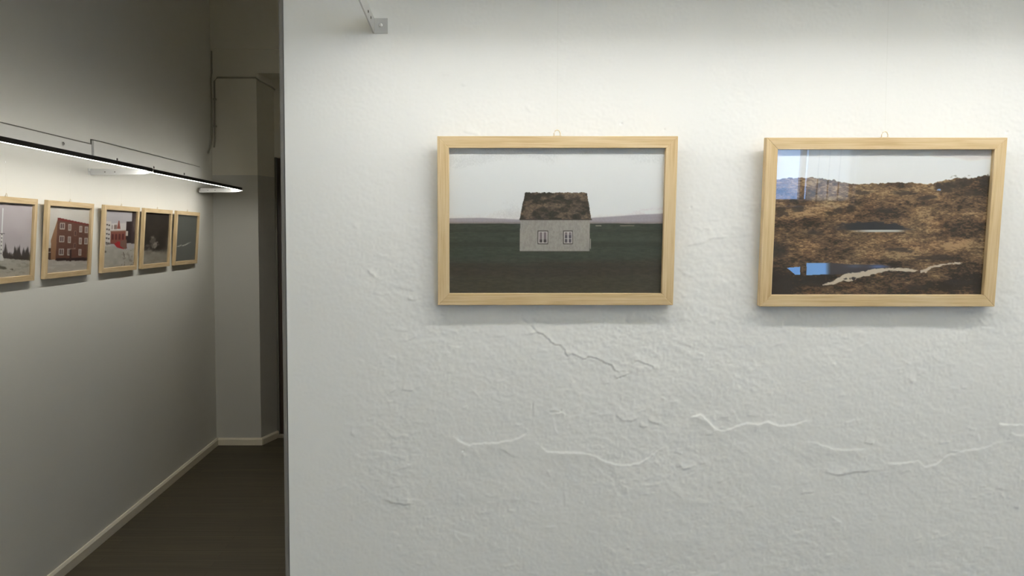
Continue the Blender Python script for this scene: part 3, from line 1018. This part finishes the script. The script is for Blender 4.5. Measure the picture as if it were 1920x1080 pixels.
def paint_moor():
    k = Canvas([(1457, 280), (1861, 282), (1841, 553), (1446, 553)], 520, 352)
    x, y = k.x, k.y
    k.c = mixc(col(206, 199, 197), col(224, 224, 220), sstep(0.25, 0.6, k.noise(120, 30, 2) + 0.5 * sstep(290, 318, y) - 0.2 * sstep(1650, 1860, x)))
    top = curve(x, [(1446, 337), (1480, 334), (1520, 333), (1550, 335), (1575, 341), (1600, 346), (1640, 345), (1700, 343), (1745, 346),
                    (1765, 341), (1785, 337), (1800, 335), (1825, 336), (1838, 332), (1848, 330), (1862, 332)])
    top = top + 7 * (k.noise(6, 200, 5, 4) - 0.5)
    big = k.noise(58, 20, 7, 4)
    tuft = k.noise(8, 3.0, 8, 5)
    fine = k.noise(3.2, 1.3, 9, 2)
    t = 0.48 * big + 0.33 * tuft + 0.28 * fine - 0.018
    far = sstep(440, 360, y) if False else 1 - sstep(350, 440, y)
    bias = 1.7 * (0.02 * far + 0.03 * np.exp(-((y - 400) / 22) ** 2) + 0.02 * np.exp(-((y - 465) / 22) ** 2) - 0.05 * sstep(490, 545, y) \
        - 0.05 * sstep(1740, 1850, x) * (y < 400) + 0.03 * sstep(1600, 1700, x) * (y > 430) * (y < 490) \
        - 0.04 * (1 - sstep(1450, 1540, x)) * sstep(440, 480, y))
    t = t + bias
    land = mixc(col(42, 35, 30), col(86, 69, 52), sstep(0.40, 0.53, t))
    land = mixc(land, col(116, 95, 71), sstep(0.53, 0.64, t))
    land = mixc(land, col(166, 145, 110), 0.8 * sstep(0.64, 0.74, t))
    land = land * (0.86 + 0.16 * k.noise(30, 14, 77, 3))[..., None]
    land = mixc(land, land * col(1.06, 0.97, 0.93), k.noise(40, 22, 78, 3))
    m = sstep(-0.8, 0.8, y - top)[..., None]
    k.c = k.c * (1 - m) + land * m
    # dark bushes
    for i, (bx, by, rx, ry) in enumerate([(1575, 395, 11, 7), (1597, 392, 9, 8), (1560, 400, 14, 4), (1500, 392, 14, 7), (1466, 398, 14, 9), (1800, 345, 26, 13),
                                         (1775, 352, 20, 9), (1850, 342, 12, 14), (1825, 362, 20, 7), (1530, 437, 18, 4), (1690, 470, 30, 5), (1470, 535, 34, 12),
                                         (1540, 532, 32, 8), (1760, 485, 40, 7), (1800, 530, 26, 6), (1720, 540, 26, 6), (1838, 545, 16, 8), (1460, 470, 24, 16), (1660, 395, 18, 5),
                                         (1740, 372, 22, 5), (1700, 362, 22, 5), (1620, 362, 18, 5)]):
        k.blob(bx, by, rx, ry, (46, 40, 36), 0.75, 100 + i)
    # upper pool: shaded bank above a pale strip of water
    e = 9 * (k.noise(9, 3, 60, 4) - .5)
    bank = curve(x, [(1555, 424), (1580, 419), (1620, 417), (1680, 420), (1712, 430)])
    k.fill(sstep(-1, 1, y + e - bank) * sstep(-1, 1, 432.5 - y) * sstep(1556, 1600, x + 3 * e) * sstep(-1722, -1690, -x + 2 * e), (42, 42, 46))
    k.fill(sstep(0, 1.6, y - 431) * sstep(-437, -435, -y) * sstep(1585, 1640, x) * sstep(-1708, -1680, -x), (172, 174, 170))
    # lower pool with vivid blue patches
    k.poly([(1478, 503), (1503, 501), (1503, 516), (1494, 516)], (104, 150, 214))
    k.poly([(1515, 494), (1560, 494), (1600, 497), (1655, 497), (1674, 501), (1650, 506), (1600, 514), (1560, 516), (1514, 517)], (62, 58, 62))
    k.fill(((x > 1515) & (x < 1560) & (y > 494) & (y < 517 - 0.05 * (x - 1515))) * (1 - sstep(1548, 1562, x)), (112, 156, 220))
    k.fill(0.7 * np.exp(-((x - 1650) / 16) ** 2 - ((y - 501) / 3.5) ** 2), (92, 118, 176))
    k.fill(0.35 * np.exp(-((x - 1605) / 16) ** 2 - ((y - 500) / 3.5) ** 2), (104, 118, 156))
    # pale stream
    e = 4.5 * (k.noise(6, 2.5, 61, 4) - .5)
    s1 = curve(x, [(1545, 535), (1565, 531), (1585, 521), (1600, 520), (1630, 513), (1650, 509), (1670, 506), (1700, 506.5), (1722, 509)])
    w1 = curve(x, [(1545, 1), (1565, 3), (1580, 5), (1592, 8), (1620, 5), (1650, 4.5), (1670, 2.5), (1700, 3), (1716, 2.6), (1724, 0.1)])
    k.fill(sstep(-.8, .8, w1 - np.abs(y - s1 + e)) * (x > 1545) * (x < 1724), (186, 172, 154))
    s2 = curve(x, [(1728, 510), (1738, 509), (1748, 502), (1768, 498), (1780, 496), (1806, 494)])
    w2 = curve(x, [(1728, 1.5), (1738, 4), (1748, 2.5), (1768, 2), (1780, 1), (1800, 1.6), (1807, 0.2)])
    k.fill(sstep(-.8, .8, w2 - np.abs(y - s2 + e)) * (x > 1728) * (x < 1807), (186, 172, 154))
    k.blob(1602, 523, 6, 3, (56, 50, 48), 1, 66)
    k.blob(1588, 524, 3.5, 2, (56, 50, 48), 1, 67)
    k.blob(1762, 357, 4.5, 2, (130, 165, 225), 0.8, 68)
    return k

def paint_tower():
    k = Canvas([(-40, 374), (59, 386), (59, 516), (-40, 540)], 150, 110)
    x, y = k.x, k.y
    k.c = mixc(col(178, 166, 170), col(196, 187, 188), k.noise(30, 30, 2)) + 0 * x[..., None]
    k.fill(0.35 * sstep(440, 480, y), (205, 196, 196))
    k.fill(sstep(484, 488, y), (182, 176, 164))
    k.fill(0.5 * sstep(0.5, 0.7, k.noise(8, 3, 4)) * (y > 486), (150, 143, 130))
    tt = 478 - 52 * np.maximum(0, k.noise(3.0, 900, 15, 3) - 0.38)
    k.fill(0.9 * sstep(-3, 6, y - tt + 10 * (k.noise(2.5, 9, 5) - .5)) * (y < 489) * (np.abs(x - 10.5) > 3), (66, 58, 54))
    k.fill(0.5 * (y > 478) * (y < 490) * (k.noise(4, 4, 6) > .5), (84, 74, 64))
    k.line([(10.5, 392), (10.5, 442)], 2.0, (232, 228, 226))
    k.line([(10.5, 440), (11, 492)], 4.0, (222, 217, 212))
    for yy in (442, 449, 456, 463, 471, 479):
        k.rect(9.6, yy, 11.4, yy + 2.6, (90, 84, 84))
    k.line([(7, 441), (14.5, 441)], 2.0, (96, 90, 92))
    k.poly([(8, 484), (14, 484), (16, 494), (5, 494)], (214, 210, 204))
    k.blob(8, 508, 15, 3.5, (92, 86, 74), 0.9, 7)
    k.blob(30, 509, 3, 1.5, (92, 86, 74), 0.8, 8)
    return k

def paint_building():
    k = Canvas([(95.5, 386), (166, 389.5), (164.5, 503.5), (95.5, 512)], 150, 120)
    x, y = k.x, k.y
    k.c = mixc(col(192, 184, 174), col(214, 208, 200), k.noise(30, 25, 2))
    k.fill(sstep(485, 488, y), (178, 170, 160))
    k.fill(0.4 * sstep(0.5, 0.7, k.noise(10, 3, 4)) * (y > 487), (206, 200, 192))
    k.poly([(94, 464), (106, 466), (106, 487), (94, 486)], (84, 62, 52))
    k.line([(95, 473), (106, 473)], 1.4, (190, 182, 172))
    k.blob(101, 462, 5, 3, (196, 188, 178), 0.9, 9)
    k.poly([(103, 450), (113, 410), (113, 487), (104, 486)], (150, 112, 84))
    k.poly([(112.5, 408), (166, 419), (166, 487), (112, 488.5)], (108, 74, 61))
    k.fill(((x > 112) & (y > 408 + (x - 112) * .2) & (y < 488)) * 0.35 * sstep(.4, .7, k.noise(3, 1.5, 11)), (92, 56, 46))
    k.poly([(112.5, 408), (166, 419), (166, 421.5), (112.5, 413)], (120, 52, 48))
    k.poly([(113, 484), (166, 481), (166, 487), (112, 488.5)], (58, 42, 40))
    for cx, w, rows in ((121, 4.2, (424, 448, 472)), (133.5, 2.6, (426, 449, 472)), (152, 2.4, (429, 451, 472)), (161.5, 2.8, (430, 451))):
        for ry in rows:
            k.rect(cx - w, ry - 6, cx + w, ry + 6, (188, 178, 168))
            k.rect(cx - w + 1.2, ry - 4.6, cx - 0.4, ry + 4.4, (96, 76, 74))
            k.rect(cx + 0.4, ry - 4.6, cx + w - 1.2, ry + 4.4, (104, 84, 80))
    for cx, ry in ((143, 437), (143, 460)):
        k.rect(cx - 2, ry - 5, cx + 2, ry + 5, (142, 110, 96))
        k.rect(cx - 1, ry - 4, cx + 1.4, ry + 3.6, (86, 58, 52))
    k.line([(132, 466), (144, 465.5)], 1.4, (150, 128, 116))
    k.rect(135, 467, 138, 489, (62, 42, 40))
    return k

def paint_snow_street():
    k = Canvas([(201.5, 391), (257, 396), (256, 497), (200, 501)], 140, 110)
    x, y = k.x, k.y
    k.c = mixc(col(176, 170, 174), col(190, 184, 186), k.noise(20, 20, 2))
    k.rect(198, 413, 214, 462, (206, 198, 192))
    for r in range(5):
        for q in range(3):
            k.rect(202 + 3.6 * q, 417 + 8.4 * r + q, 204.6 + 3.6 * q, 420 + 8.4 * r + q, (92, 80, 74))
    k.rect(214, 417, 240, 432, (206, 200, 196))
    k.rect(215, 420, 224, 428, (130, 112, 104))
    k.rect(216.5, 418, 219, 430, (214, 208, 202))
    k.poly([(224, 428), (226.5, 412), (228, 412), (230.5, 428)], (150, 84, 70))
    k.rect(213.5, 431.5, 241, 456, (138, 84, 70))
    for q in range(4):
        k.rect(215.5 + 6 * q, 437, 219 + 6 * q, 448, (96, 44, 44))
    k.line([(213, 431.5), (241, 431)], 1.6, (168, 140, 126))
    k.rect(240.5, 414, 256, 455, (52, 40, 40))
    k.rect(250, 396, 257.5, 456, (66, 54, 54))
    k.rect(240, 432, 244, 441, (196, 186, 176))
    k.blob(255, 420, 4, 14, (120, 106, 98), 0.6, 4)
    k.poly([(220, 456), (226, 451), (232, 452), (232, 460), (240, 465), (237, 466), (226, 463)], (162, 44, 48))
    k.poly([(231, 450), (242, 448), (243, 465), (240, 466), (231, 460)], (128, 96, 84))
    k.blob(210, 455, 5, 3, (110, 100, 92), 0.8, 5)
    snow = curve(x, [(199, 459), (208, 459), (220, 459), (230, 464), (244, 467), (257, 464)])
    sn = mixc(col(168, 162, 150), col(196, 190, 180), k.noise(8, 6, 8))
    m = sstep(-1, 2, y - snow)[..., None]
    k.c = k.c * (1 - m) + sn * m
    k.fill(0.5 * (k.noise(2.5, 4, 9) > .62) * (y > 468) * (x > 234), (132, 122, 110))
    k.blob(205, 470, 2.5, 2.5, (110, 100, 90), 0.9, 6)
    k.line([(237, 472), (239, 480)], 1.2, (110, 100, 90))
    k.blob(248, 460, 4, 6, (190, 182, 174), 0.8, 7)
    return k

def paint_night_snow():
    k = Canvas([(276.5, 399), (318, 401.5), (316.5, 490.5), (274.5, 493.5)], 110, 90)
    x, y = k.x, k.y
    k.c = mixc(col(40, 34, 28), col(66, 58, 50), k.noise(12, 16, 2))
    k.fill(0.6 * sstep(310, 317, x) * sstep(430, 460, y), (104, 96, 86))
    k.blob(292, 452, 6, 12, (110, 102, 92), 0.8, 3)
    k.blob(296, 458, 5.5, 6, (156, 148, 136), 0.9, 4)
    k.blob(283, 461, 5, 5, (112, 104, 94), 0.7, 5)
    k.blob(291, 444, 3, 3, (140, 132, 120), 0.7, 6)
    sn = mixc(col(140, 133, 120), col(168, 160, 148), k.noise(7, 5, 8))
    m = sstep(462, 474, y + 8 * (k.noise(6, 6, 9) - .5))[..., None]
    k.c = k.c * (1 - m) + sn * m
    k.fill(0.7 * (k.noise(3.5, 3, 11) > .55) * np.exp(-((y - 464) / 4) ** 2), (44, 38, 34))
    k.fill(0.5 * sstep(304, 312, x) * np.exp(-((y - 466) / 6) ** 2), (60, 54, 48))
    return k

def paint_dark_green():
    k = Canvas([(338, 403.5), (370, 405), (368.5, 487), (335.5, 489)], 100, 80)
    x, y = k.x, k.y
    k.c = mixc(col(70, 72, 68), col(82, 84, 79), k.noise(8, 8, 2))
    k.line([(336, 462), (343, 461), (346, 458)], 1.0, (150, 150, 142))
    k.line([(341, 461), (346, 459)], 1.8, (176, 176, 166))
    k.line([(348, 460), (353, 458), (358, 455)], 1.8, (196, 196, 186))
    k.line([(357, 455.5), (361, 453.5)], 1.2, (150, 150, 142))
    return k

# ------------------------------------------------------------------ framed pictures
FW, FH, RW, FT = 0.499, 0.354, 0.0245, 0.018

def rail_mesh(L):
    bm = bmesh.new()
    prof_o = [(-L / 2, 0.0), (L / 2, 0.0), (L / 2 - RW, -RW), (-L / 2 + RW, -RW)]
    a = [bm.verts.new((x, -FT, z)) for x, z in prof_o]
    b = [bm.verts.new((x, 0.0, z)) for x, z in prof_o]
    bm.faces.new(a)
    bm.faces.new(list(reversed(b)))
    for i in range(4):
        bm.faces.new((a[i], b[i], b[(i + 1) % 4], a[(i + 1) % 4]))
    bmesh.ops.bevel(bm, geom=list(bm.edges), offset=0.0007, segments=1, affect='EDGES')
    bmesh.ops.recalc_face_normals(bm, faces=bm.faces)
    me = bpy.data.meshes.new('rail')
    bm.to_mesh(me)
    bm.free()
    me.materials.append(M['wood'])
    return me
RAIL_LONG, RAIL_SHORT = rail_mesh(FW), rail_mesh(FH)

def print_mesh(canvas, gain):
    nv, nu = canvas.u.shape
    w, h = FW - 2 * RW, FH - 2 * RW
    V = np.stack([(canvas.u - 0.5) * w, np.full_like(canvas.u, -FT + 0.0115), FH - RW - canvas.v * h], -1).reshape(-1, 3)
    ii = np.arange(nu * nv).reshape(nv, nu)
    Q = np.stack([ii[:-1, :-1], ii[1:, :-1], ii[1:, 1:], ii[:-1, 1:]], -1).reshape(-1, 4)
    me = bpy.data.meshes.new('photo_print')
    me.from_pydata(V.tolist(), [], Q.tolist())
    at = me.color_attributes.new('print_color', 'FLOAT_COLOR', 'POINT')
    lin = np.clip(s2l(np.clip(canvas.c, 0, 255) / 255.0) * gain, 0, 0.92)
    rgba = np.concatenate([lin.reshape(-1, 3), np.ones((nu * nv, 1))], 1).astype(np.float32)
    at.data.foreach_set('color', rgba.ravel())
    me.materials.append(M['print'])
    me.update()
    return me

def framed_picture(loc, rotz, lean, canvas, gain, label, group, cord_top, yaw=0.0):
    t = thing('framed_picture', loc, label, 'picture', group, (lean, 0, rotz + yaw))
    for me, p, ry in ((RAIL_LONG, (0, 0, FH), 0), (RAIL_LONG, (0, 0, 0), math.pi),
                      (RAIL_SHORT, (-FW / 2, 0, FH / 2), -math.pi / 2), (RAIL_SHORT, (FW / 2, 0, FH / 2), math.pi / 2)):
        r = link(bpy.data.objects.new('rail', me), t)
        r.location = p
        r.rotation_euler = (0, ry, 0)
    link(bpy.data.objects.new('photo_print', print_mesh(canvas, gain)), t)
    w, h = FW / 2 - RW, FH - RW
    g = box('glass_pane', (-w, -FT + 0.0085, RW), (w, -FT + 0.0105, h), M['clear'], t)
    g.data.materials.append(M['glass'])
    for p in g.data.polygons:
        if p.normal.y < -0.9:
            p.material_index = 1
    box('backing_board', (-w, -FT + 0.0122, RW), (w, -0.002, h), M['card'], t)
    # hanging loop on the top rail
    bm = bmesh.new()
    pts = [(-0.0062, -0.006, FH), (-0.0066, -0.006, FH + 0.006), (-0.004, -0.006, FH + 0.0115), (0, -0.006, FH + 0.013),
           (0.004, -0.006, FH + 0.0115), (0.0066, -0.006, FH + 0.006), (0.0062, -0.006, FH)]
    add_tube(bm, pts, 0.0011, 8)
    add_box(bm, (-0.009, -0.009, FH - 0.0002), (0.009, -0.003, FH + 0.0012))
    bm_obj('hanging_loop', bm, M['brass'], t, smooth=False)
    # clear cord, straight up in world space
    up = Matrix.Rotation(-lean, 3, 'X') @ Vector((0, 0, 1))
    p0 = Vector((0.0, -0.006, FH + 0.012))
    tube('hanging_cord', [p0, p0 + up * (cord_top - loc[2] - FH - 0.012)], 0.0007, M['nylon'], t, 8)
    return t

LEAN = R(4.2)
G1 = 1.38
framed_picture((0.1885, WALL_Y - 0.0035, 1.452), 0, LEAN, paint_house(), G1,
               'pale wood framed photograph of a lone white house with a turf roof', 'pale wood framed pictures on the white wall', 2.9)
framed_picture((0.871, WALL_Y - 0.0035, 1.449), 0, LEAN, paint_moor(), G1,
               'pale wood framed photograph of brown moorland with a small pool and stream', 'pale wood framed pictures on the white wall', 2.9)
LG = 'pale wood framed pictures on the left wall'
for yc, pf, lab in ((3.70, paint_tower, 'pale wood framed photograph of a white tower and bare trees in snow'),
                    (4.295, paint_building, 'pale wood framed photograph of a red brick apartment building in snow'),
                    (4.93, paint_snow_street, 'pale wood framed photograph of a snowy street with a red building'),
                    (5.505, paint_night_snow, 'pale wood framed photograph of snow against a nearly black background'),
                    (6.095, paint_dark_green, 'pale wood framed dark green picture with white strokes nearest the corner')):
    framed_picture((LEFT_X + 0.002, yc, 1.402), R(90), LEAN, pf(), 1.2, lab, LG, 2.03 if yc < 4.6 else 2.005)

# ------------------------------------------------------------------ conduits in the far corner
cd = thing('wall_conduit', (LEFT_X, END_Y, 2.0), 'thin dark conduit running down the far corner and across the end wall', 'conduit')
yy = -0.012
tube('pipe', [(0.02, yy, 0.25), (0.03, yy, 0.32), (0.03, yy, 0.74), (0.05, yy, 0.765), (0.335, yy, 0.765), (0.36, 0.03, 0.745), (0.41, 0.21, 0.73), (0.425, 0.24, 0.715)], 0.0065, M['pipe'], cd)
tube('pipe', [(0.012, -0.13, 0.20), (0.012, -0.05, 0.27), (0.012, -0.03, 0.32), (0.012, -0.03, 0.76), (0.012, -0.012, 0.80), (0.012, -0.012, 0.96)], 0.0055, M['pipe'], cd)
for z in (0.4, 0.6):
    box('clip', (0.018, -0.022, z), (0.042, 0.0, z + 0.012), M['pipe'], cd)
# picture rail high on the white wall that the clear cords hang from
struct(box('trim_2', (EDGE_X, WALL_Y - 0.03, 2.89), (RIGHT_X, WALL_Y, 2.93), M['white_board'], None, 0.004))
